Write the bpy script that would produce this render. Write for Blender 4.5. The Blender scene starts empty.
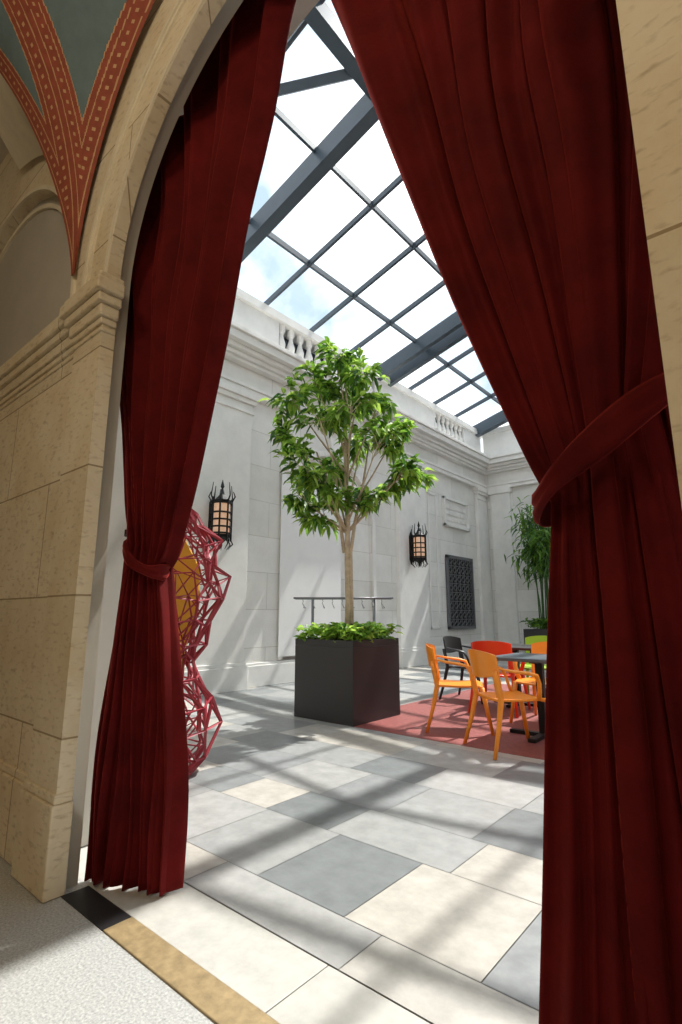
import bpy, bmesh, math, random
from mathutils import Vector, Matrix
random.seed(7)
S=bpy.context.scene
S.view_settings.view_transform='Standard'
# ------------------------------------------------------------------ helpers
def link(o,parent=None):
    S.collection.objects.link(o)
    if parent: o.parent=parent
    return o
def empty(name,loc=(0,0,0),rz=0,parent=None):
    e=bpy.data.objects.new(name,None); e.location=loc; e.rotation_euler=(0,0,rz)
    e.empty_display_size=.1
    return link(e,parent)
def nodes(m):
    m.use_nodes=True
    return m.node_tree.nodes,m.node_tree.links
def pmat(name,col,rough=.6,metal=0,var=0,scale=5,bump=0,bscale=None,sheen=0,sheen_col=None,emit=None,estr=0,col2=None,spec=None,transl=0):
    m=bpy.data.materials.new(name); n,l=nodes(m); b=n['Principled BSDF']
    b.inputs['Base Color'].default_value=(*col,1); b.inputs['Roughness'].default_value=rough
    b.inputs['Metallic'].default_value=metal
    if spec is not None: b.inputs['Specular IOR Level'].default_value=spec
    if sheen:
        b.inputs['Sheen Weight'].default_value=sheen
        b.inputs['Sheen Roughness'].default_value=.35
        if sheen_col: b.inputs['Sheen Tint'].default_value=(*sheen_col,1)
    if emit:
        b.inputs['Emission Color'].default_value=(*emit,1); b.inputs['Emission Strength'].default_value=estr
    tc=n.new('ShaderNodeTexCoord')
    if var or col2:
        t=n.new('ShaderNodeTexNoise'); t.inputs['Scale'].default_value=scale; t.inputs['Detail'].default_value=8
        t.inputs['Roughness'].default_value=.65
        l.new(tc.outputs['Object'],t.inputs['Vector'])
        r=n.new('ShaderNodeValToRGB'); r.color_ramp.elements[0].position=.32; r.color_ramp.elements[1].position=.68
        c2=col2 if col2 else tuple(c*(1-var) for c in col)
        r.color_ramp.elements[0].color=(*c2,1); r.color_ramp.elements[1].color=(*col,1)
        l.new(t.outputs['Fac'],r.inputs['Fac']); l.new(r.outputs['Color'],b.inputs['Base Color'])
    if bump:
        t2=n.new('ShaderNodeTexNoise'); t2.inputs['Scale'].default_value=bscale or scale*6; t2.inputs['Detail'].default_value=6
        l.new(tc.outputs['Object'],t2.inputs['Vector'])
        bp=n.new('ShaderNodeBump'); bp.inputs['Strength'].default_value=bump; bp.inputs['Distance'].default_value=.01
        l.new(t2.outputs['Fac'],bp.inputs['Height']); l.new(bp.outputs['Normal'],b.inputs['Normal'])
    if transl:
        tr=n.new('ShaderNodeBsdfTranslucent'); mx=n.new('ShaderNodeMixShader'); mx.inputs[0].default_value=transl
        tr.inputs['Color'].default_value=(*[min(1,c*1.6) for c in col],1)
        l.new(b.outputs[0],mx.inputs[1]); l.new(tr.outputs[0],mx.inputs[2])
        l.new(mx.outputs[0],n['Material Output'].inputs[0])
    return m
def stone(name,c1,c2,joint,bw,bh,rough=.75,nscale=3,pits=0.0,jsize=.006,bump=.25):
    """ashlar: u=x+y, v=z so it works on both wall directions"""
    m=bpy.data.materials.new(name); n,l=nodes(m); b=n['Principled BSDF']; b.inputs['Roughness'].default_value=rough
    tc=n.new('ShaderNodeTexCoord'); sp=n.new('ShaderNodeSeparateXYZ'); l.new(tc.outputs['Object'],sp.inputs[0])
    ad=n.new('ShaderNodeMath'); ad.operation='ADD'; l.new(sp.outputs[0],ad.inputs[0]); l.new(sp.outputs[1],ad.inputs[1])
    cb=n.new('ShaderNodeCombineXYZ'); l.new(ad.outputs[0],cb.inputs[0]); l.new(sp.outputs[2],cb.inputs[1])
    br=n.new('ShaderNodeTexBrick'); l.new(cb.outputs[0],br.inputs['Vector'])
    br.inputs['Scale'].default_value=1; br.inputs['Brick Width'].default_value=bw; br.inputs['Row Height'].default_value=bh
    br.inputs['Mortar Size'].default_value=jsize; br.inputs['Mortar Smooth'].default_value=.3
    br.inputs['Color1'].default_value=(1,1,1,1); br.inputs['Color2'].default_value=(.88,.88,.86,1); br.inputs['Mortar'].default_value=(*joint,1)
    t=n.new('ShaderNodeTexNoise'); t.inputs['Scale'].default_value=nscale; t.inputs['Detail'].default_value=10; t.inputs['Roughness'].default_value=.7
    l.new(tc.outputs['Object'],t.inputs['Vector'])
    r=n.new('ShaderNodeValToRGB'); r.color_ramp.elements[0].position=.35; r.color_ramp.elements[1].position=.62
    r.color_ramp.elements[0].color=(*c2,1); r.color_ramp.elements[1].color=(*c1,1); l.new(t.outputs['Fac'],r.inputs['Fac'])
    mx=n.new('ShaderNodeMix'); mx.data_type='RGBA'; mx.blend_type='MULTIPLY'; mx.inputs[0].default_value=1
    l.new(r.outputs['Color'],mx.inputs[6]); l.new(br.outputs['Color'],mx.inputs[7])
    out=mx.outputs[2]
    if pits:
        v=n.new('ShaderNodeTexNoise'); v.inputs['Scale'].default_value=20; v.inputs['Detail'].default_value=10
        mp=n.new('ShaderNodeMapping'); mp.inputs['Scale'].default_value=(1,1,2.6); l.new(tc.outputs['Object'],mp.inputs[0])
        l.new(mp.outputs[0],v.inputs['Vector'])
        r2=n.new('ShaderNodeValToRGB'); r2.color_ramp.elements[0].position=.26; r2.color_ramp.elements[1].position=.46
        k=1-pits; r2.color_ramp.elements[0].color=(k,k*.92,k*.84,1); r2.color_ramp.elements[1].color=(1,1,1,1)
        l.new(v.outputs['Fac'],r2.inputs['Fac'])
        m2=n.new('ShaderNodeMix'); m2.data_type='RGBA'; m2.blend_type='MULTIPLY'; m2.inputs[0].default_value=1
        l.new(out,m2.inputs[6]); l.new(r2.outputs['Color'],m2.inputs[7]); out=m2.outputs[2]
    l.new(out,b.inputs['Base Color'])
    t2=n.new('ShaderNodeTexNoise'); t2.inputs['Scale'].default_value=40; t2.inputs['Detail'].default_value=5; l.new(tc.outputs['Object'],t2.inputs['Vector'])
    sub=n.new('ShaderNodeMath'); sub.operation='SUBTRACT'; l.new(t2.outputs['Fac'],sub.inputs[0]); l.new(br.outputs['Fac'],sub.inputs[1])
    bp=n.new('ShaderNodeBump'); bp.inputs['Strength'].default_value=bump; bp.inputs['Distance'].default_value=.01
    l.new(sub.outputs[0],bp.inputs['Height']); l.new(bp.outputs['Normal'],b.inputs['Normal'])
    return m
class MB:
    def __init__(s): s.bm=bmesh.new(); s.mi=0
    def face(s,vs):
        try:
            f=s.bm.faces.new(vs); f.material_index=s.mi; return f
        except ValueError: return None
    def hexa(s,p):
        v=[s.bm.verts.new(q) for q in p]
        for q in ((3,2,1,0),(4,5,6,7),(0,1,5,4),(1,2,6,5),(2,3,7,6),(3,0,4,7)): s.face([v[i] for i in q])
    def box(s,x0,x1,y0,y1,z0,z1):
        s.hexa([(x0,y0,z0),(x1,y0,z0),(x1,y1,z0),(x0,y1,z0),(x0,y0,z1),(x1,y0,z1),(x1,y1,z1),(x0,y1,z1)])
    def prism(s,poly,axis,a,b):
        f={'y':lambda p,t:(p[0],t,p[1]),'x':lambda p,t:(t,p[0],p[1]),'z':lambda p,t:(p[0],p[1],t)}[axis]
        A=[s.bm.verts.new(f(p,a)) for p in poly]; B=[s.bm.verts.new(f(p,b)) for p in poly]
        s.face(A); s.face(B[::-1]); n=len(poly)
        for i in range(n): s.face([A[i],B[i],B[(i+1)%n],A[(i+1)%n]])
    def ring(s,c,r0,r1,axis,a,b,t0=0,t1=180,n=48):
        for i in range(n):
            u=math.radians(t0+(t1-t0)*i/n); w=math.radians(t0+(t1-t0)*(i+1)/n)
            s.prism([(c[0]+r0*math.cos(u),c[1]+r0*math.sin(u)),(c[0]+r1*math.cos(u),c[1]+r1*math.sin(u)),
                     (c[0]+r1*math.cos(w),c[1]+r1*math.sin(w)),(c[0]+r0*math.cos(w),c[1]+r0*math.sin(w))],axis,a,b)
    def archtop(s,c,r,x0,x1,z1,axis,a,b,n=48):
        for i in range(n):
            u=math.pi-math.pi*i/n; w=math.pi-math.pi*(i+1)/n
            p=(c[0]+r*math.cos(u),c[1]+r*math.sin(u)); q=(c[0]+r*math.cos(w),c[1]+r*math.sin(w))
            s.prism([p,q,(q[0],z1),(p[0],z1)],axis,a,b)
        if x0<c[0]-r-1e-6: s.prism([(x0,c[1]),(c[0]-r,c[1]),(c[0]-r,z1),(x0,z1)],axis,a,b)
        if x1>c[0]+r+1e-6: s.prism([(c[0]+r,c[1]),(x1,c[1]),(x1,z1),(c[0]+r,z1)],axis,a,b)
    def tube(s,pts,rad,seg=10,cap=True,closed=False,flat=None):
        pts=[Vector(p) for p in pts]; n=len(pts)
        if not hasattr(rad,'__len__'): rad=[rad]*n
        rings=[]; ref=None
        for i,p in enumerate(pts):
            if closed: d=(pts[(i+1)%n]-pts[i-1])
            else: d=(pts[min(i+1,n-1)]-pts[max(i-1,0)])
            if d.length<1e-9: d=Vector((0,0,1))
            d.normalize()
            if ref is None: ref=Vector((0,0,1)) if abs(d.z)<.9 else Vector((1,0,0))
            a=(ref-d*ref.dot(d)); 
            if a.length<1e-6: a=Vector((0,1,0))-d*d.y
            a.normalize(); b=d.cross(a); ref=a
            fa,fb=(1,1) if flat is None else flat
            rings.append([s.bm.verts.new(p+(a*math.cos(2*math.pi*k/seg)*fa+b*math.sin(2*math.pi*k/seg)*fb)*rad[i]) for k in range(seg)])
        m=n if closed else n-1
        for i in range(m):
            A,B=rings[i],rings[(i+1)%n]
            for k in range(seg): s.face([A[k],A[(k+1)%seg],B[(k+1)%seg],B[k]])
        if cap and not closed: s.face(rings[0][::-1]); s.face(rings[-1])
    def lathe(s,c,prof,seg=20):
        rings=[]
        for r,z in prof:
            rings.append([s.bm.verts.new((c[0]+r*math.cos(2*math.pi*k/seg),c[1]+r*math.sin(2*math.pi*k/seg),c[2]+z)) for k in range(seg)])
        for A,B in zip(rings,rings[1:]):
            for k in range(seg): s.face([A[k],A[(k+1)%seg],B[(k+1)%seg],B[k]])
        s.face(rings[0][::-1]); s.face(rings[-1])
    def leaf(s,p,d,L,W,droop=.35):
        p=Vector(p); d=Vector(d).normalized(); up=Vector((0,0,1))
        side=d.cross(up)
        if side.length<.05: side=Vector((1,0,0))
        side.normalize(); side=(side+up*random.uniform(-.5,.5)).normalized(); nrm=side.cross(d)
        def P(t,w,h=0): return s.bm.verts.new(p+d*L*t+side*W*w+nrm*h*W-up*droop*L*t*t)
        b=P(0,0); l1=P(.3,-.42,.25); r1=P(.3,.42,.25); c1=P(.3,0); l2=P(.65,-.38,.2); r2=P(.65,.38,.2); c2=P(.65,0); t=P(1,0)
        for q in ((b,c1,l1),(b,r1,c1),(l1,c1,c2,l2),(c1,r1,r2,c2),(l2,c2,t),(c2,r2,t)): s.face(q)
    def obj(s,name,mats,parent=None,smooth=False,bevel=0,loc=None,fixn=True):
        if fixn: bmesh.ops.recalc_face_normals(s.bm,faces=s.bm.faces[:])
        me=bpy.data.meshes.new(name); s.bm.to_mesh(me); s.bm.free()
        if not isinstance(mats,(list,tuple)): mats=[mats]
        for m in mats: me.materials.append(m)
        if smooth:
            for p in me.polygons: p.use_smooth=True
        o=bpy.data.objects.new(name,me); link(o,parent)
        if loc: o.location=loc
        if bevel:
            b=o.modifiers.new('bevel','BEVEL'); b.width=bevel; b.segments=2; b.limit_method='ANGLE'
        return o
# ------------------------------------------------------------------ materials
M_cream=stone('travertine_stone',(.82,.73,.56),(.70,.57,.38),(.45,.39,.30),1.3,.62,nscale=1.8,pits=.30,jsize=.005,bump=.12)
M_creamp=pmat('limestone_moulding',(.80,.72,.56),.7,var=.18,scale=5,bump=.1)
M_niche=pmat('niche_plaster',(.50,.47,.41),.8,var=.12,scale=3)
M_lime=stone('court_limestone',(.84,.83,.80),(.74,.73,.70),(.72,.71,.68),1.5,.62,nscale=1.5,jsize=.007,bump=.2)
M_limep=pmat('court_limestone_trim',(.84,.83,.80),.75,var=.13,scale=2.5,bump=.1)
M_curt=pmat('burgundy_velvet',(.135,.008,.008),.8,var=.5,scale=4,bump=.12,bscale=50,sheen=.5,sheen_col=(.9,.11,.08),spec=.1)
M_steel=pmat('slate_blue_steel',(.06,.082,.105),.45,metal=.2,var=.15)
M_black=pmat('black_iron',(.012,.012,.013),.5,metal=.5,var=.1)
M_terr=pmat('grey_terrazzo',(.60,.60,.58),.35,col2=(.26,.27,.27),scale=110,bump=.02)
M_brass=pmat('worn_brass',(.46,.34,.18),.45,metal=.25,var=.4,scale=25)
M_slot=pmat('black_floor_spring',(.02,.02,.022),.5,var=.2)
M_grout=pmat('grout',(.30,.29,.27),.9,var=.1)
TC=[(.53,.50,.45),(.54,.52,.48),(.31,.32,.325),(.22,.235,.24),(.43,.43,.42),(.27,.285,.29),(.37,.375,.37)]
M_tiles=[pmat('bluestone_tile_%d'%i,c,.38,var=.28,scale=9,bump=.05) for i,c in enumerate(TC)]
M_thr=pmat('threshold_stone',(.54,.53,.49),.5,var=.2,scale=14)
M_rug=pmat('red_floor_inlay',(.33,.085,.075),.55,var=.4,scale=20)
M_planter=pmat('dark_planter_metal',(.022,.020,.022),.42,var=.1)
M_soil=pmat('soil',(.05,.035,.02),.95,var=.4,scale=20)
M_leaf1=pmat('leaf_green',(.16,.31,.035),.42,var=.45,scale=2.5,transl=.4)
M_leaf2=pmat('leaf_dark_green',(.055,.15,.025),.4,var=.4,scale=4,transl=.3)
M_leaf3=pmat('leaf_light_green',(.34,.50,.08),.42,var=.3,scale=4,transl=.45)
M_bark=pmat('pale_bark',(.62,.50,.35),.8,var=.35,scale=14,bump=.3)
M_orange=pmat('orange_plastic',(.98,.32,.025),.3,var=.03)
M_red=pmat('red_plastic',(.80,.05,.012),.3,var=.04)
M_lime2=pmat('lime_plastic',(.36,.55,.03),.38,var=.04)
M_chblk=pmat('black_plastic',(.02,.02,.022),.4,var=.1)
M_top=pmat('slate_table_top',(.09,.115,.14),.35,var=.15)
M_pink=pmat('red_painted_lattice',(.38,.035,.055),.45,var=.25,scale=9)
M_yel=pmat('yellow_panel',(.85,.44,.03),.5,var=.1)
M_white=pmat('white_projection_screen',(.84,.84,.83),.7,var=.03)
M_terra=pmat('terracotta_paint',(.34,.075,.04),.8,var=.3,scale=18)
M_blue=pmat('blue_grey_paint',(.14,.20,.215),.8,var=.2,scale=9)
M_gold=pmat('ochre_paint',(.58,.34,.17),.7,var=.2,scale=20)
M_amber=pmat('amber_glass',(.75,.55,.42),.3,emit=(1,.58,.36),estr=.35,var=.35,scale=12)
M_chrome=pmat('brushed_steel',(.22,.23,.24),.35,metal=.7,var=.1)
M_door=pmat('bronze_door',(.32,.22,.11),.45,metal=.3,var=.3)
M_plaster=pmat('corridor_plaster',(.55,.49,.39),.85,var=.1)
M_glass=bpy.data.materials.new('roof_glass'); n,l=nodes(M_glass)
for x in list(n): 
    if x.type!='OUTPUT_MATERIAL': n.remove(x)
tr=n.new('ShaderNodeBsdfTransparent'); tr.inputs[0].default_value=(.97,.98,.985,1); gl=n.new('ShaderNodeBsdfGlossy'); gl.inputs['Roughness'].default_value=.02
mx=n.new('ShaderNodeMixShader'); mx.inputs[0].default_value=.04
l.new(tr.outputs[0],mx.inputs[1]); l.new(gl.outputs[0],mx.inputs[2]); l.new(mx.outputs[0],n['Material Output'].inputs[0])

# ------------------------------------------------------------------ layout constants
AC=(-1.30,2.85); AR=1.18
BC=(-4.30,2.85); BR=1.40
YF=1.05; Y1=1.12; Y2=1.19
XW=-6.8; YE=14.9; XR=4.2
# ------------------------------------------------------------------ arch wall (corridor side)
b=MB()
b.archtop(AC,AR,-2.8,.2,5.1,'y',YF,Y1)
b.archtop(BC,BR,-5.8,-2.8,5.1,'y',YF,Y1)
b.box(-2.80,-2.48,YF,Y1,0,2.85)
b.box(-8.5,-2.80,YF+.035,Y1,0,2.80)
b.box(-.12,.5,YF,Y1,0,2.85); b.box(.2,3.2,YF,Y1,2.85,5.1); b.box(.5,3.2,YF,Y1,0,2.85)
b.box(-8.5,-5.8,YF,Y1,2.85,5.1)
b.obj('wall_front',M_cream)
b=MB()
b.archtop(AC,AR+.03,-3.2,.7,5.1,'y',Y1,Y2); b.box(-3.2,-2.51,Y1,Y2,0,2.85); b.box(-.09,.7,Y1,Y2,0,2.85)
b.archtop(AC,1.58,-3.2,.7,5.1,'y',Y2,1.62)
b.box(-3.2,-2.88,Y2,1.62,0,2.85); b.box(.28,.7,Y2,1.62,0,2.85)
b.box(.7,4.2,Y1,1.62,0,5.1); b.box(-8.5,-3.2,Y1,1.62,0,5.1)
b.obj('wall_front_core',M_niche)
b=MB(); b.box(-8.5,4.5,1.3,1.6,5.1,6.9); b.obj('wall_front_upper',M_lime)
def capital(b,x0,x1,y0,y1,el=1):
    for (z0,z1,e) in ((2.56,2.58,.010),(2.60,2.635,.014),(2.635,2.70,.028),(2.70,2.75,.050),(2.75,2.82,.072),(2.82,2.855,.058)):
        b.box(x0-e*el,x1+e,y0-e,y1,z0,z1)
def plinth(b,x0,x1,y0,y1):
    b.box(x0-.022,x1+.022,y0-.022,y1,0,.36); b.box(x0-.012,x1+.012,y0-.012,y1,.36,.40)
b=MB()
capital(b,-2.80,-2.48,YF,Y1); plinth(b,-2.80,-2.48,YF,Y1)
capital(b,-8.5,-2.81,YF+.035,Y1); plinth(b,-8.5,-2.81,YF+.035,Y1)
capital(b,-.12,.5,YF,Y1); plinth(b,-.12,.5,YF,Y1)
b.obj('trim_pilaster_mouldings',M_cream,bevel=.008)
b=MB()
b.ring(AC,AR+.005,AR+.03,'y',YF-.008,YF); b.ring(AC,AR+.215,AR+.235,'y',YF-.012,YF); b.ring(AC,AR+.235,AR+.26,'y',YF-.022,YF)
b.ring(BC,BR,BR+.03,'y',YF-.015,YF); b.ring(BC,BR-.09,BR-.06,'y',Y1-.02,Y1)
b.obj('trim_archivolts',M_creamp)
# painted vault springing above the pier
XP=-2.86
def CR(v,sgn=1):
    th=math.radians(7+v*72); r=1.57+.12*min(1,v*1.6)
    x=-1.3-r*math.cos(th); z=2.85+r*math.sin(th)
    if sgn<0: x=2*XP-x
    return Vector((x,YF-.015-.03*v,z))
def CT(v):
    ph=math.radians(62*v); return Vector((XP+.02,YF-.03-1.45*(1-math.cos(ph)),3.04+2.1*math.sin(ph)))
def CL(v):
    return Vector((XP-.02-.70*v**1.25,YF-.03-.62*v**1.5,3.04+2.05*math.sin(math.radians(62*v))))
def panel(name,A_,B_,mats,painted):
    b=MB(); NU,NV=(90,110) if painted else (16,30); g=[]
    for j in range(NV+1):
        v=j/NV; A=A_(v); B=B_(v); row=[]
        for i in range(NU+1):
            u=i/NU; p=A.lerp(B,u); bulge=.10*v*math.sin(math.pi*u); p=p+Vector((0,-bulge*.3,-bulge*.2)); row.append(b.bm.verts.new(p))
        g.append(row)
    for j in range(NV):
        v=(j+.5)/NV; W=(A_(v)-B_(v)).length
        for i in range(NU):
            d=min((i+.5)/NU*W,(1-(i+.5)/NU)*W)
            b.mi=0
            if painted:
                if .022<d<.030 or .105<d<.113: b.mi=2
                if .058<d<.078 and j%3<1: b.mi=2
                if d>.145: b.mi=2
                if d>.153: b.mi=1
            b.face([g[j][i],g[j][i+1],g[j+1][i+1],g[j+1][i]])
    b.obj(name,mats)
panel('ceiling_vault_panel',CR,CT,[M_terra,M_blue,M_gold],True)
panel('ceiling_vault_panel.001',CT,CL,[M_terra,M_blue,M_gold],True)
panel('ceiling_vault_web',CL,lambda v:CR(v,-1),[M_creamp],False)
b=MB(); b.box(-8.5,3.2,-3.6,1.2,5.1,5.2); b.obj('ceiling_corridor',M_plaster)
b=MB(); b.box(-8.5,3.2,-3.7,-3.6,0,5.1); b.obj('wall_back_corridor',M_cream)
b=MB(); b.box(-8.6,-8.5,-3.6,1.2,0,5.1); b.obj('wall_left_corridor',M_cream)
b=MB(); b.box(3.2,3.3,-3.6,1.2,0,5.1); b.obj('wall_right_corridor',M_cream)
# ------------------------------------------------------------------ floors
b=MB(); b.box(-8.5,3.3,-3.6,1.10,-.1,0); b.box(-8.5,-2.46,1.10,1.22,-.1,0); b.obj('floor_corridor',M_terr)
b=MB(); b.box(-2.09,-.2,1.10,1.215,-.05,.006); b.obj('trim_brass_threshold',M_brass,bevel=.003)
b=MB(); b.box(-2.46,-2.095,1.10,1.215,-.05,.003); b.obj('trim_floor_spring_plate',M_slot)
b=MB(); b.box(-2.86,-1.33,1.22,1.50,-.1,.0); b.box(-1.325,.5,1.22,1.50,-.1,.0);b.obj('trim_threshold_slab',M_thr,bevel=.002)
b=MB(); b.box(-8,4.5,1.2,15.2,-.12,-.006); b.obj('floor_court_grout',M_grout)
b=MB(); rr=random.Random(21)
rows=[1.504,1.75,2.33]; kk=0
while rows[-1]<14.9: rows.append(rows[-1]+(.40,.58,.48,.58)[kk%4]); kk+=1
for k in range(len(rows)-1):
    y0,y1=rows[k]+.002,rows[k+1]-.002
    x=-7.0+rr.uniform(0,.5)
    if k==1:
        xs=[-7,-6.2,-5.4,-4.7,-3.9,-3.1,-2.55,-1.98,-1.47,-.9,-.2,.5,1.3,2.1,3,3.9,4.4]
    else:
        xs=[-7.0,x]
        while x<4.4: x+=rr.choice([.45,.5,.58,.75,.9]); xs.append(x)
    last=-1
    for i in range(len(xs)-1):
        w=rr.choices(range(7),[2.0,1.6,3,2.0,3,3,3])[0]
        if w==last: w=(w+2)%7
        last=w
        if k==1 and abs(xs[i]+1.98)<.01: w=3
        if k==1 and abs(xs[i]+1.47)<.01: w=0
        if k==0: w=rr.choice([1,4,0,6])
        b.mi=w; x0,x1=xs[i]+.002,min(xs[i+1],4.5)-.002
        v=[b.bm.verts.new(q) for q in ((x0,y0,0),(x1,y0,0),(x1,y1,0),(x0,y1,0))]; b.face(v)
b.obj('floor_court_tiles',M_tiles,fixn=False)
b=MB(); b.box(-4.0,1.5,4.50,8.8,-.003,.002); b.obj('floor_red_inlay',M_rug)
# ------------------------------------------------------------------ court walls
b=MB()
ARC=(7.75,3.0); RR=1.32
b.archtop(ARC,RR,1.3,YE+.3,5.0,'x',XW-.25,XW)
b.box(XW-.25,XW,1.3,ARC[0]-RR,0,3.0); b.box(XW-.25,XW,ARC[0]+RR,YE+.3,0,3.0)
b.box(XW-.45,XW-.08,1.3,YE+.3,0,5.8)
b.box(XW-.25,XW+.02,1.3,YE+.3,5.0,5.5)
b.obj('wall_left',M_lime)
b=MB(); b.box(-7.2,4.5,YE,YE+.3,0,6.0); b.obj('wall_far',M_lime)
b=MB(); b.box(XR,XR+.3,1.3,YE+.3,0,6.0); b.obj('wall_right',M_lime)
b=MB()
for (y0,y1) in ((1.75,2.6),(4.25,5.52),(9.98,11.22),(14.2,14.88)):
    b.box(XW,XW+.10,y0,y1,.42,4.72)
    b.box(XW,XW+.15,y0-.05,y1+.05,0,.36); b.box(XW,XW+.125,y0-.025,y1+.025,.36,.42)
    b.box(XW,XW+.13,y0-.03,y1+.03,4.55,4.60); b.box(XW,XW+.15,y0-.05,y1+.05,4.72,4.80); b.box(XW,XW+.19,y0-.09,y1+.09,4.80,4.90)
b.box(XW,XW+.05,1.6,YE,0,.34); b.box(XW,XW+.03,1.6,YE,.34,.38)
for (z0,z1,e) in ((4.90,5.0,.13),(5.0,5.06,.16),(5.42,5.48,.16),(5.48,5.56,.22),(5.56,5.64,.30),(5.64,5.78,.42),(5.78,5.86,.47)):
    b.box(XW-.2,XW+e,1.6,YE,z0,z1)
    b.box(XW,4.2,YE-e,YE+.1,z0+.0005,z1+.0005)
b.ring(ARC,RR,RR+.10,'x',XW,XW+.035); b.box(XW,XW+.035,ARC[0]-RR-.10,ARC[0]-RR,.4,3.0); b.box(XW,XW+.035,ARC[0]+RR,ARC[0]+RR+.10,.4,3.0)
b.prism([(7.64,4.30),(7.86,4.30),(7.93,4.72),(7.57,4.72)],'x',XW,XW+.10)
for (y0,y1,z0,z1) in ((2.8,4.05,.8,4.3),(11.45,11.9,.8,4.3)):
    for q in ((y0,y1,z0,z0+.06),(y0,y1,z1-.06,z1),(y0,y0+.06,z0,z1),(y1-.06,y1,z0,z1)): b.box(XW,XW+.025,*q)
for (x0,x1) in ((-6.55,-5.95),(-3.2,-2.5),(1.0,1.7)):
    b.box(x0,x1,YE-.12,YE,.4,4.75); b.box(x0-.05,x1+.05,YE-.17,YE,0,.4); b.box(x0-.05,x1+.05,YE-.17,YE,4.75,4.9)
b.obj('trim_court_entablature',M_limep,bevel=.008)
b=MB()
bays=[(6.2,9.3),(12.0,13.75),(2.4,3.9)]
segs=[(1.6,2.4),(3.9,6.2),(9.3,12.0),(13.75,YE)]
for y0,y1 in segs: b.box(XW-.35,XW-.02,y0,y1,5.86,6.72)
b.box(XW-.36,XW+.02,1.6,YE,5.86,6.08); b.box(XW-.38,XW+.05,1.6,YE+.2,6.70,6.78); b.box(XW-.36,XW+.03,1.6,YE+.2,6.78,6.87)
prof=[(.075,0),(.075,.05),(.045,.07),(.05,.1),(.085,.18),(.09,.24),(.06,.34),(.04,.42),(.05,.47),(.07,.49),(.075,.52),(.075,.62)]
for y0,y1 in bays:
    k=int((y1-y0)/.24)
    for i in range(k): b.lathe((XW-.10,y0+(i+.5)*(y1-y0)/k,6.08),prof,12)
b.box(-6.75,4.2,YE+.02,YE+.35,5.86,6.72); b.box(-6.75,4.2,YE-.03,YE+.38,6.72,6.87)
b.box(XR+.02,XR+.35,1.6,YE,5.9,6.8)
b.obj('trim_parapet_balustrade',M_limep)
b=MB(); b.box(XW-.42,XW-.37,1.6,YE,5.9,6.7); b.obj('trim_baluster_shade_backing',M_steel)  # dark sheet added as painted shade between the balusters
b=MB(); b.box(-4.75,-3.55,YE-.05,YE-.002,0,2.9)
for x in (-4.7,-4.1): 
    for z in (.2,1.15,2.05): b.box(x,x+.5,YE-.08,YE-.05,z,z+.75)
b.box(-4.87,-4.75,YE-.10,YE-.002,0,3.02); b.box(-3.55,-3.43,YE-.10,YE-.002,0,3.02); b.box(-4.75,-3.55,YE-.10,YE-.002,2.9,3.02)
b.obj('door_1',M_door,bevel=.01)
b=MB(); P=(12.2,13.65,3.50,4.30); X0=XW+.002
b.box(X0,XW+.03,*P)
for q in ((P[0],P[1],P[2],P[2]+.07),(P[0],P[1],P[3]-.07,P[3]),(P[0],P[0]+.07,P[2],P[3]),(P[1]-.07,P[1],P[2],P[3])): b.box(XW+.03,XW+.10,*q)
rr=random.Random(3)
for r in range(3):
    for c in range(13):
        y=P[0]+.16+c*.09; z=P[2]+.16+r*.17; b.box(XW+.03,XW+.06,y,y+rr.uniform(.04,.075),z,z+.11)
b.obj('trim_relief_plaque',M_limep,bevel=.008)
e=empty('window_1',(XW,13.0,.8))
b=MB(); b.box(0,.02,-.72,.72,0,1.88); b.obj('dark_opening',pmat('dark_recess',(.008,.009,.011),.6,var=.1),e)
b=MB()
for q in ((-.74,.74,-.02,.06),(-.74,.74,1.84,1.92),(-.74,-.67,0,1.9),(.67,.74,0,1.9)): b.box(0.02,.08,*q)
for i in range(1,6): b.box(.04,.06,-.7+i*.233-.010,-.7+i*.233+.010,0,1.88)
for i in range(1,8): b.box(.04,.06,-.7,.7,i*.235-.010,i*.235+.010)
for i in range(6):
    for j in range(8):
        cy=-.7+(i+.5)*.233; cz=(j+.5)*.235
        b.tube([(.07,cy+.085*math.cos(t),cz+.085*math.sin(t)) for t in [k*math.pi/2 for k in range(4)]],.014,5,closed=True)
b.obj('iron_grille',pmat('grille_iron',(.16,.165,.175),.5,metal=.2,var=.2),e)
b=MB(); b.box(XW+.04,XW+.055,6.30,7.95,.45,3.75); b.box(XW+.038,XW+.10,6.28,7.97,3.75,3.83); b.obj('projection_screen',M_white)
# ------------------------------------------------------------------ glazed roof
def rz(x): return 6.9+.28*(x+7.2)
RX=-1.3; RZT=rz(RX)
def rz2(x): return rz(x) if x<=RX else RZT-.28*(x-RX)
b=MB()
def rafter(y,w,d,up=.0):
    for (x0,x1) in ((-7.2,RX),(RX,4.6)):
        z0,z1=rz2(x0),rz2(x1)
        b.prism([(x0,z0+up),(x1,z1+up),(x1,z1-d),(x0,z0-d)],'y',y-w/2,y+w/2)
for k in range(-2,10):
    y=4.65+1.25*k
    if 1.7<y<15.3 and abs(k)%4!=0 : rafter(y,.05,.08,.02)
rafter(4.65,.19,.34)
for y in (9.45,9.88): rafter(y,.12,.34)
rafter(14.65,.20,.36)
def purlin(x,w,d):
    z=rz2(x); b.box(x-w/2,x+w/2,1.4,15.3,z-d,z+.03)
for x in (-7.15,-5.75,-4.35,-2.35,-.25,.8,1.9,3.0,4.5): purlin(x,.045,.07)
purlin(-3.27,.18,.22); purlin(.82,.20,.32); purlin(RX,.16,.3); purlin(-7.2,.12,.14); purlin(4.55,.12,.14)
def bar(p,q,r): b.tube([p,q],r,4)
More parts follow.
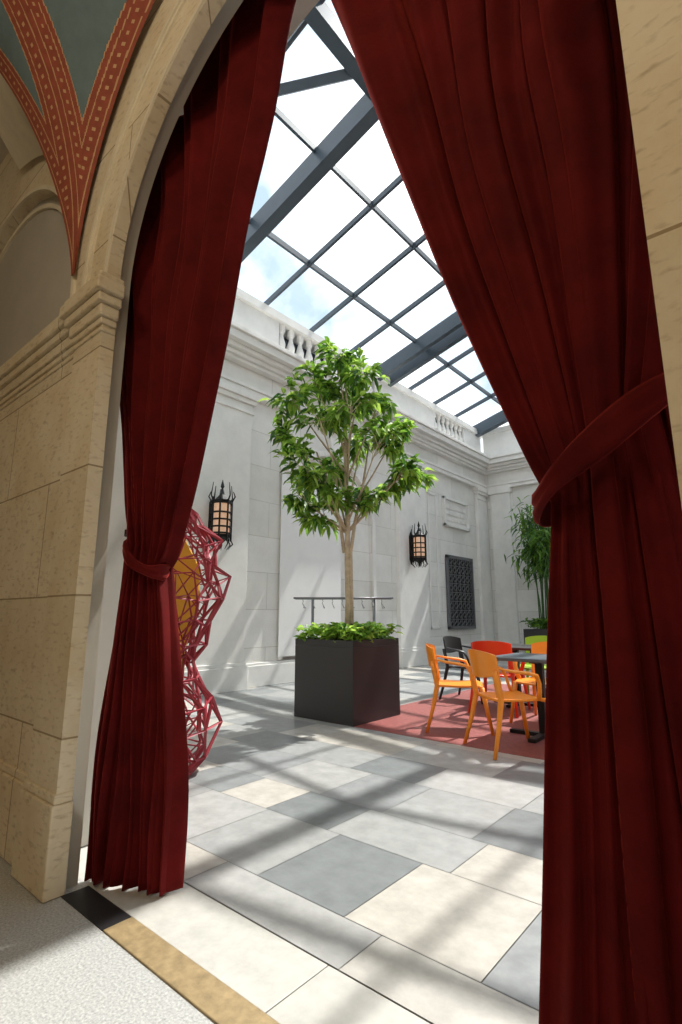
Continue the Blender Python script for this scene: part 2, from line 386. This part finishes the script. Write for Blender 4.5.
bar((-4.9,3.0,rz(-4.9)-.12),(-3.27,4.25,rz(-3.27)-.12),.08)
bar((-4.9,3.0,rz(-4.9)-.12),(-6.6,1.7,rz(-6.6)-.12),.08)
b.obj('ceiling_roof_steel_frame',M_steel)
b=MB()
for (x0,x1) in ((-7.2,RX),(RX,4.6)):
    v=[b.bm.verts.new(q) for q in ((x0,1.3,rz2(x0)+.03),(x1,1.3,rz2(x1)+.03),(x1,15.3,rz2(x1)+.03),(x0,15.3,rz2(x0)+.03))]; b.face(v)
b.obj('ceiling_roof_glass',M_glass)
b=MB()
for y in (4.65,9.67,14.65):
    b.box(-7.2,-7.05,y-.08,y+.08,5.9,6.95); b.box(4.4,4.55,y-.08,y+.08,5.9,6.95)
b.obj('trim_roof_posts',M_steel)
# ------------------------------------------------------------------ curtains
def curtain(name,foot,tie,ztie,top,pw,N,amp,seed):
    NS,NB,NT=320,44,96; b=MB(); g=[]; rnd=random.Random(seed)
    ph=[rnd.uniform(0,6.28) for _ in range(12)]
    ws=[rnd.uniform(.45,1.7) for _ in range(N)]; tot=sum(ws); cum=[0]
    for w in ws: cum.append(cum[-1]+w/tot)
    fa=[rnd.uniform(.55,1.35) for _ in range(N)]
    def fold(s):
        s=min(max(s,0),.99999)
        for i in range(N):
            if s<=cum[i+1]: 
                u=(s-cum[i])/(cum[i+1]-cum[i]); return i+u,u,fa[i],ws[i]*N/tot
        return N,1,1,1
    for j in range(NB+NT+1):
        row=[]
        for i in range(NS+1):
            s=i/NS
            zt=ztie[0]+(ztie[1]-ztie[0])*s
            fx=foot[0][0]+(foot[1][0]-foot[0][0])*s; fy=foot[0][1]+(foot[1][1]-foot[0][1])*s
            tx=tie[0][0]+(tie[1][0]-tie[0][0])*s; ty=tie[0][1]+(tie[1][1]-tie[0][1])*s
            if j<=NB:
                v=j/NB; f=v**1.5; x=fx+(tx-fx)*f; y=fy+(ty-fy)*f; z=.012+(zt-.012)*v
                A=amp[0]+(amp[1]-amp[0])*(v**1.5); q=1-v
            else:
                v=(j-NB)/NT; X,Y,Z=top(s); f=v**(pw+(1-pw)*(1-s)); x=tx+(X-tx)*f; y=ty+(Y-ty)*min(1,v*1.5); z=zt+(Z-zt)*v
                A=amp[1]+(amp[2]-amp[1])*min(1,v*1.6); q=v
            warp=.030*q*math.sin(2.3*z+4*s+ph[0])+.016*q*math.sin(5.1*z+9*s+ph[1])
            k,u,fam,fw=fold(s+warp*math.sin(math.pi*s))
            c=math.sin(math.pi*u); prof=(abs(c)**.7)*2-1.1
            am=A*fam*(.8+.25*math.sin(1.7*z+k*2.1+ph[2]))
            dy=-am*prof
            dy+=A*.20*math.sin(2*math.pi*u*2+ph[3]+z*.6)*min(1.3,fw)
            dy+=.012*q*math.sin(6.3*z+11*s+ph[4])+.016*q*math.sin(2.6*z-5*s+ph[5])
            near=math.exp(-((z-zt)/.22)**2); dy+=.010*near*math.sin(40*s+9*z+ph[6])
            dx=am*.34*math.sin(2*math.pi*u)+.010*q*math.sin(3.1*z+ph[7]+s*6)
            row.append(b.bm.verts.new((x+dx,y+dy,z)))
        g.append(row)
    for j in range(NB+NT):
        for i in range(NS): b.face([g[j][i],g[j][i+1],g[j+1][i+1],g[j+1][i]])
    e=empty(name)
    o=b.obj('velvet_drape',M_curt,e,smooth=True)
    md=o.modifiers.new('thick','SOLIDIFY'); md.thickness=.006; md.offset=0
    return e
def topL(s):
    th=math.radians(1+87*s); R=1.54; return (AC[0]-R*math.cos(th)-.04*s,1.29+.03*s,AC[1]+R*math.sin(th))
def topR(s):
    th=math.radians(1+89*s); R=1.54; return (AC[0]+R*math.cos(th)-.07*s,1.32,AC[1]+R*math.sin(th))
cl=curtain('velvet_curtain',((-2.50,1.215),(-2.11,1.42)),((-2.45,1.28),(-2.30,1.38)),(1.52,1.38),topL,.72,8,(.050,.032,.052),4)
cr=curtain('velvet_curtain.001',((.0,1.37),(-.53,1.36)),((-.14,1.37),(-.435,1.37)),(1.66,1.43),topR,.88,11,(.080,.042,.080),12)
def strap(parent,cx,cy,rx,ry,z0,z1,sgn,h,hook):
    b=MB(); n=64; R=[]
    for i in range(n):
        t=2*math.pi*i/n; k2=1+.03*math.sin(5*t+1); x=cx+rx*math.cos(t)*sgn*k2; y=cy+ry*math.sin(t)*k2
        z=z1+(z0-z1)*(.5+.5*math.cos(t))-.012*abs(math.sin(t))
        hh2=h*(.85+.2*math.sin(3*t+.5))
        ring=[]
        for k,(o,hh) in enumerate(((.0,-.5),(.010,-.42),(.013,-.2),(.006,-.05),(.014,.1),(.012,.35),(.0,.5))):
            ring.append(b.bm.verts.new((x+o*math.cos(t)*sgn,y+o*math.sin(t),z+hh*hh2)))
        R.append(ring)
    for i in range(n):
        A,B=R[i],R[(i+1)%n]
        for k in range(6): b.face([A[k],B[k],B[k+1],A[k+1]])
    o=b.obj('tieback_strap',M_curt,parent,smooth=True)
    md=o.modifiers.new('thick','SOLIDIFY'); md.thickness=.006
    b=MB(); b.tube([hook,(hook[0]+.05*(-sgn),hook[1],hook[2]),(hook[0]+.05*(-sgn),hook[1],hook[2]+.03)],.009,8); b.obj('tieback_hook',M_black,parent)
strap(cl,-2.37,1.325,.105,.10,1.35,1.52,1,.075,(-2.50,1.30,1.55))
strap(cr,-.285,1.365,.185,.125,1.43,1.68,-1,.10,(-.08,1.34,1.70))
for (p,a0,a1) in ((cl,.5,1),(cr,0,.49)):
    b=MB(); b.tube([(AC[0]+1.56*math.cos(t),1.30,AC[1]+1.56*math.sin(t)) for t in [math.pi*(a0+(a1-a0)*i/20) for i in range(21)]],.012,8); b.obj('curtain_track',M_black,p)
# ------------------------------------------------------------------ planter + tree
e=empty('potted_tree',(-4.08,4.93,.0025))
b=MB(); h=.44
b.box(-h,h,-h,h,.0,.80); b.box(-h,h,-h,-h+.03,.8,.875); b.box(-h,h,h-.03,h,.8,.875); b.box(-h,-h+.03,-h+.03,h-.03,.8,.875); b.box(h-.03,h,-h+.03,h-.03,.8,.875)
b.obj('planter_box',M_planter,e,bevel=.004)
b=MB(); b.box(-h+.031,h-.031,-h+.031,h-.031,.8,.83); b.obj('soil',M_soil,e)
CAMR=Vector((.763,.647,0)); CAMF=Vector((-.647,.763,0))
cl_list=[(-.12,4.54,.0,.24),(-.42,4.18,.1,.26),(.20,4.22,-.1,.28),(-.15,3.95,.25,.3),(-.72,3.90,-.1,.25),(.05,3.75,-.35,.3),(.40,3.85,.1,.24),
 (-.35,3.55,-.3,.28),(-.70,3.40,.1,.24),(-.56,3.0,-.2,.26),(.2,3.45,.35,.28),(.40,3.26,-.3,.26),(.80,3.04,.0,.22),(.60,2.88,.2,.24),
 (-.18,3.1,.3,.24),(-.18,2.5,-.1,.22),(-.66,2.72,.2,.22),(.62,3.38,-.2,.2),(-.36,2.38,.2,.18),(-.30,2.80,-.3,.2),(.30,2.62,.0,.18),(-.1,4.25,.2,.26)]
tips=[]; rt=random.Random(5)
b=MB()
trunk=[Vector((0,0,.8)),Vector((.015,0,1.3)),Vector((-.01,.01,1.8)),Vector((.01,0,2.25)),Vector((.0,.0,2.6)),Vector((-.03,0,3.2)),Vector((.0,0,3.9)),Vector((-.05,0,4.35))]
b.tube(trunk,[.045,.036,.034,.032,.028,.022,.015,.008],12)
b.tube([(.045,.03,.8),(.05,.02,1.3),(.03,.03,1.9),(.08,.06,2.3),(.16,.13,2.8),(.2,.2,3.3)],[.028,.024,.022,.02,.014,.01],10)
b.tube([(-.03,-.02,1.9),(-.07,-.06,2.3),(-.18,-.14,2.75),(-.3,-.25,3.2)],[.024,.02,.016,.01],10)
for (o,z,d,r) in cl_list:
    c=CAMR*o+CAMF*d+Vector((0,0,z)); z0=max(2.15,z-1.0); st=Vector((0,0,z0))
    mid=st.lerp(c,.5)+Vector((0,0,-.03)); b.tube([st,mid,c],[.016,.011,.006],6)
    for _ in range(7):
        q=c+Vector((rt.gauss(0,1),rt.gauss(0,1),rt.gauss(0,.8))).normalized()*r*rt.uniform(.7,1.15)
        b.tube([mid.lerp(c,rt.uniform(.4,1)),(c+q)/2+Vector((0,0,.03)),q],[.006,.004,.003],4,cap=False); tips.append((c,q,r))
b.obj('trunk',M_bark,e,smooth=True)
b=MB()
for (c,q,r) in tips:
    for _ in range(18):
        t=rt.uniform(.35,1.1); p=c.lerp(q,t)+Vector((rt.gauss(0,.03),rt.gauss(0,.03),rt.gauss(0,.03)))
        d=(q-c).normalized()*.7+Vector((rt.gauss(0,.7),rt.gauss(0,.7),rt.gauss(.05,.5)))
        b.mi=rt.choices([0,1,2],[5,2,4])[0]
        b.leaf(p,d,rt.uniform(.11,.20),rt.uniform(.06,.085),.4)
b.obj('leaves',[M_leaf1,M_leaf2,M_leaf3],e,fixn=False)
b=MB()
for _ in range(900):
    p=(rt.uniform(-.42,.42),rt.uniform(-.42,.42),.86+rt.uniform(0,.15)); b.mi=rt.choices([0,1,2],[4,1,5])[0]
    b.leaf(p,(p[0]*1.0+rt.gauss(0,.6),p[1]*1.0+rt.gauss(0,.6),.45+rt.uniform(-.3,.5)),rt.uniform(.08,.14),rt.uniform(.06,.09),.4)
b.obj('groundcover',[M_leaf1,M_leaf2,M_leaf3],e,fixn=False)
# leafy plant near far wall
e=empty('potted_bamboo',(-4.75,13.7,0))
b=MB(); b.box(-.45,.45,-.45,.45,0,.80); b.obj('planter_box',M_planter,e,bevel=.01)
b=MB(); c2=MB()
for k in range(14):
    x0,y0=rt.uniform(-.15,.15),rt.uniform(-.15,.15); a=rt.uniform(0,6.28); H=rt.uniform(2.6,4.1); L=rt.uniform(.3,.85)
    pts=[Vector((x0+L*math.cos(a)*t*t,y0+L*math.sin(a)*t*t*.6,.8+(H-.8)*math.sin(t*1.45))) for t in [i/8 for i in range(9)]]
    b.tube(pts,[.018*(1-.07*i) for i in range(9)],6)
    for i in range(5,9):
        for _ in range(20):
            p=pts[i]+Vector((rt.gauss(0,.17),rt.gauss(0,.12),rt.gauss(0,.14))); c2.mi=rt.choice([0,1]); c2.leaf(p,(rt.gauss(0,1),rt.gauss(0,1)-.2,rt.gauss(-.4,.4)),rt.uniform(.2,.32),.06,.5)
for _ in range(260):
    c2.mi=rt.choice([0,0,1]); c2.leaf((rt.uniform(-.4,.4),rt.uniform(-.4,.4),.81+rt.uniform(0,.2)),(rt.gauss(0,1),rt.gauss(0,1),.6),.2,.09,.4)
b.obj('canes',M_leaf2,e,smooth=True); c2.obj('leaves',[M_leaf1,M_leaf2],e,fixn=False)
# ------------------------------------------------------------------ chairs and tables
def chair(name,loc,rz,mat):
    """faces local +Y"""
    e=empty(name,(loc[0],loc[1],.0025),rz); e.scale=(1.06,1.06,1.0)
    b=MB()
    def seatz(x,y): return .445+.015*(x/.22)**2-.012+.006*(y/.22 if y>0 else -y/.22*.6)
    n=10
    top=[[b.bm.verts.new((( -.22+.44*i/n)*(1-.06*(1-j/n)), -.21+.43*j/n, seatz(-.22+.44*i/n,-.21+.43*j/n)-(.02 if j==n else 0))) for i in range(n+1)] for j in range(n+1)]
    bot=[[b.bm.verts.new(Vector(top[j][i].co)-Vector((0,0,.022))) for i in range(n+1)] for j in range(n+1)]
    for j in range(n):
        for i in range(n):
            b.face([top[j][i],top[j][i+1],top[j+1][i+1],top[j+1][i]]); b.face([bot[j][i],bot[j+1][i],bot[j+1][i+1],bot[j][i+1]])
    for i in range(n):
        b.face([top[0][i],bot[0][i],bot[0][i+1],top[0][i+1]]); b.face([top[n][i],top[n][i+1],bot[n][i+1],bot[n][i]])
        b.face([top[i][0],top[i+1][0],bot[i+1][0],bot[i][0]]); b.face([top[i][n],bot[i][n],bot[i+1][n],top[i+1][n]])
    b.obj('seat',mat,e,bevel=.006)
    b=MB()
    def bx(u,z):
        w=.225+.02*(z-.5); x=w*math.sin(u*1.15)/math.sin(1.15); y=-.27-.14*(z-.5)+.12*(1-math.cos(u*1.15)); return Vector((x,y,z))
    def strip(z0,z1,u0=-1,u1=1,n=16,th=.012):
        F=[];B=[]
        for i in range(n+1):
            u=u0+(u1-u0)*i/n; dz=.035*(1-u*u) if z1>.8 else 0; dl=-.05*(1-u*u) if z1>.8 else 0
            F.append((b.bm.verts.new(bx(u,z0+dl)),b.bm.verts.new(bx(u,z1+dz)))); B.append((b.bm.verts.new(bx(u,z0+dl)+Vector((0,-th,0))),b.bm.verts.new(bx(u,z1+dz)+Vector((0,-th,0)))))
        for i in range(n):
            b.face([F[i][0],F[i+1][0],F[i+1][1],F[i][1]]); b.face([B[i][0],B[i][1],B[i+1][1],B[i+1][0]])
            b.face([F[i][1],F[i+1][1],B[i+1][1],B[i][1]]); b.face([F[i][0],B[i][0],B[i+1][0],F[i+1][0]])
        for i in (0,n): b.face([F[i][0],F[i][1],B[i][1],B[i][0]])
    strip(.66,.81); strip(.46,.66,-1,-.72,4); strip(.46,.66,.72,1,4)
    b.obj('backrest',mat,e,smooth=False)
    b=MB()
    for s in (-1,1):
        b.tube([(s*.265,-.32,0),(s*.24,-.26,.22),(s*.215,-.215,.44),(s*.218,-.235,.56),(s*.225,-.26,.68)],[.015,.019,.024,.021,.017],10)
        b.tube([(s*.26,.28,0),(s*.238,.235,.25),(s*.222,.20,.43)],[.015,.020,.026],10)
        b.tube([(s*.222,-.22,.70),(s*.262,-.12,.68),(s*.278,.0,.665),(s*.278,.07,.645),(s*.265,.10,.58),(s*.245,.11,.51),(s*.215,.12,.44)],[.014,.019,.022,.022,.018,.018,.02],10,flat=(.7,1.25))
    b.tube([(-.21,-.2,.43),(.21,-.2,.43)],.013,8); b.tube([(-.215,.19,.425),(.215,.19,.425)],.013,8)
    b.obj('legs_and_arms',mat,e,smooth=True)
    return e
def table(name,loc,rz,topmat,s=.4):
    e=empty(name,(loc[0],loc[1],.0025),rz)
    b=MB(); b.box(-s,s,-s,s,.715,.745); b.obj('top',topmat,e,bevel=.005)
    b=MB(); b.box(-.035,.035,-.035,.035,.03,.70); b.box(-.2,.2,-.03,.03,.69,.715); b.box(-.03,.03,-.2,.2,.69,.7149)
    b.box(-.33,.33,-.035,.035,.0,.035); b.box(-.035,.035,-.33,.33,.0,.0349)
    b.obj('pedestal',M_black,e,bevel=.004)
table('cafe_table',(-1.95,5.32),.0,M_top,.38)
table('cafe_table.001',(-2.85,6.95),.0,M_chblk,.40)
chair('dining_chair',(-2.74,5.16),math.radians(-62),M_orange)
chair('dining_chair.001',(-1.98,4.68),math.radians(-38),M_orange)
chair('dining_chair.002',(-2.16,6.02),math.radians(176),M_orange)
chair('dining_chair.003',(-1.12,5.2),math.radians(92),M_orange)
chair('dining_chair.004',(-2.84,6.36),math.radians(8),M_red)
chair('dining_chair.005',(-3.52,6.95),math.radians(-90),M_chblk)
chair('dining_chair.006',(-2.85,7.68),math.radians(180),M_lime2)
# ------------------------------------------------------------------ lattice sculpture
e=empty('lattice_sculpture',(-3.74,2.28,0)); rs=random.Random(11)
prof=[(.30,.02),(.38,.15),(.42,.32),(.37,.5),(.27,.66),(.24,.82),(.30,.96),(.34,1.1),(.39,1.26),(.43,1.42),(.37,1.56),(.36,1.7),(.28,1.85),(.20,1.95),(.10,2.02)]
def lattice(sc,seg,th,nm,mt):
    b=MB(); rings=[]
    for j,(r,z) in enumerate(prof):
        rings.append([b.bm.verts.new((r*sc*(1+rs.uniform(-.15,.15))*math.cos(2*math.pi*(k+.5*(j%2)+rs.uniform(-.3,.3))/seg),r*sc*(1+rs.uniform(-.15,.15))*math.sin(2*math.pi*(k+.5*(j%2)+rs.uniform(-.3,.3))/seg),z if j==0 else z+rs.uniform(-.05,.05))) for k in range(seg)])
    for A,B in zip(rings,rings[1:]):
        for k in range(seg):
            q=rs.random()
            if q<.3: b.face([A[k],A[(k+1)%seg],B[(k+1)%seg],B[k]])
            elif q<.65: b.face([A[k],A[(k+1)%seg],B[k]]); b.face([A[(k+1)%seg],B[(k+1)%seg],B[k]])
            else: b.face([A[k],A[(k+1)%seg],B[(k+1)%seg]]); b.face([A[k],B[(k+1)%seg],B[k]])
    o=b.obj(nm,mt,e); md=o.modifiers.new('wire','WIREFRAME'); md.thickness=th; md.use_even_offset=False
lattice(1.0,15,.027,'outer_lattice',M_pink); lattice(.84,11,.02,'inner_lattice',M_pink)
b=MB(); b.prism([(-.10,.1),(.16,.1),(.17,.9),(.24,1.15),(.26,1.5),(.10,1.78),(-.16,1.5)],'y',-.02,.02)
o=b.obj('yellow_core_panel',M_yel,e); o.rotation_euler=(0,0,math.radians(40))
# ------------------------------------------------------------------ wall lanterns
def sconce(name,y,z):
    e=empty(name,(XW+.102,y,z))
    b=MB()
    b.box(0,.03,-.06,.06,-.30,.25)
    b.prism([(-.06,.25),(.06,.25),(0,.36)],'x',0,.03); b.prism([(-.06,-.30),(0,-.42),(.06,-.30)],'x',0,.03)
    cx=.24
    b.tube([(.02,0,-.26),(.1,0,-.34),(cx,0,-.34)],.014,8); b.tube([(.02,0,.2),(.12,0,.26),(cx,0,.24)],.012,8)
    for s in (-1,1): b.tube([(.02,s*.03,-.1),(.08,s*.1,-.2),(.14,s*.12,-.3),(cx-.05,s*.08,-.33)],.009,6)
    for zz,r in ((-.30,.155),(-.27,.165),(-.17,.165),(-.06,.165),(.05,.165),(.20,.17),(.23,.155)):
        b.lathe((cx,0,zz),[(r-.02,0),(r,.004),(r,.022),(r-.02,.026)],16)
    for k in range(8):
        a=2*math.pi*k/8; x,yy=cx+.158*math.cos(a),.158*math.sin(a)
        b.tube([(x,yy,-.38),(x,yy,.26)],.014,6)
        b.tube([(x,yy,.24),(cx+.20*math.cos(a),.20*math.sin(a),.32),(cx+.17*math.cos(a),.17*math.sin(a),.52 if k%2==0 else .40)],[.013,.011,.005],6)
        b.tube([(x,yy,-.36),(cx+.19*math.cos(a),.19*math.sin(a),-.42),(cx+.12*math.cos(a),.12*math.sin(a),-.50)],[.010,.010,.004],6)
    b.lathe((cx,0,.23),[(.15,0),(.10,.05),(.04,.12),(.015,.22),(.03,.25),(.004,.36)],12)
    b.lathe((cx,0,-.50),[(.004,0),(.03,.06),(.02,.08),(.08,.14),(.15,.18),(.16,.2)],12)
    b.obj('iron_cage',M_black,e)
    b=MB(); b.lathe((cx,0,-.28),[(.125,0),(.13,.02),(.13,.46),(.125,.49)],16); b.obj('amber_glass',M_amber,e,smooth=True)
sconce('wall_lantern',4.78,2.62); sconce('wall_lantern.001',10.46,2.74)
# ------------------------------------------------------------------ steel clothes rack behind the tree
e=empty('clothes_rack',(-5.0,5.95,0),math.radians(40.3))
b=MB()
for s in (-1,1):
    for yy in (-.15,.15): b.tube([(s*.45,yy,0.012),(s*.45,yy,1.38)],.012,8)
    b.tube([(s*.45,-.25,.02),(s*.45,.25,.02)],.014,8)
for yy in (-.17,0,.17): b.tube([(-.72,yy,1.39),(.72,yy,1.39)],.013,8)
for i in range(8): b.tube([(-.65+i*.186,-.17,1.385),(-.65+i*.186,.17,1.385)],.008,6)
b.tube([(-.45,0,.1),(.45,0,.1)],.01,6)
for i in range(9):
    x=-.6+i*.145; 
    b.tube([(x,0,1.375),(x+.01,.012,1.345),(x,0,1.32)],.004,5); b.tube([(x,0,1.32),(x+.03,-.19,1.25),(x+.03,.19,1.25)],.005,5,closed=True)
b.obj('rails_and_posts',M_chrome,e,smooth=True)
# ------------------------------------------------------------------ added fill lights behind the camera, shaped as pendants, to brighten the corridor
def fill_pend(name,x,y,en):
    e=empty(name,(x,y,0))
    b=MB(); b.tube([(0,0,4.1),(0,0,5.1)],.01,6); b.lathe((0,0,3.95),[(.05,0),(.2,.05),(.22,.1),(.06,.2)],16); b.obj('fill_fitting',M_black,e)
    L=bpy.data.lights.new('fill_light','POINT'); L.energy=en; L.color=(1,.86,.66); L.shadow_soft_size=.22
    o=bpy.data.objects.new('fill_point',L); o.location=(0,0,3.72); link(o,e)
fill_pend('fill_pendant',-1.2,-1.0,55); fill_pend('fill_pendant.001',1.4,-1.6,55)
# ------------------------------------------------------------------ sun + sky
L=bpy.data.lights.new('sun','SUN'); L.energy=6.6; L.angle=math.radians(.7); L.color=(1,.97,.91)
o=bpy.data.objects.new('sun',L); link(o)
el=math.radians(56); hd=Vector((-.16,-.987,0)).normalized()
d=Vector((hd.x*math.cos(el),hd.y*math.cos(el),-math.sin(el))); o.rotation_euler=d.to_track_quat('-Z','Y').to_euler(); o.location=(0,0,12)
W=bpy.data.worlds.new('sky'); S.world=W; W.use_nodes=True; n=W.node_tree.nodes; l=W.node_tree.links
bg=n['Background']; tc=n.new('ShaderNodeTexCoord'); ns=n.new('ShaderNodeTexNoise'); ns.inputs['Scale'].default_value=3.2; ns.inputs['Detail'].default_value=7
l.new(tc.outputs['Generated'],ns.inputs['Vector']); r=n.new('ShaderNodeValToRGB'); r.color_ramp.elements[0].position=.42; r.color_ramp.elements[1].position=.62
r.color_ramp.elements[0].color=(.31,.40,.47,1); r.color_ramp.elements[1].color=(1,1,1,1); l.new(ns.outputs['Fac'],r.inputs['Fac']); l.new(r.outputs['Color'],bg.inputs['Color'])
bg.inputs['Strength'].default_value=2.3
# ------------------------------------------------------------------ camera
c=bpy.data.cameras.new('camera'); c.sensor_fit='VERTICAL'; c.sensor_height=36; c.lens=520/1024*36; c.clip_start=.02
o=bpy.data.objects.new('camera',c); o.location=(0,0,1.15); o.rotation_euler=(math.radians(101.2),0,math.radians(40.3)); link(o); S.camera=o
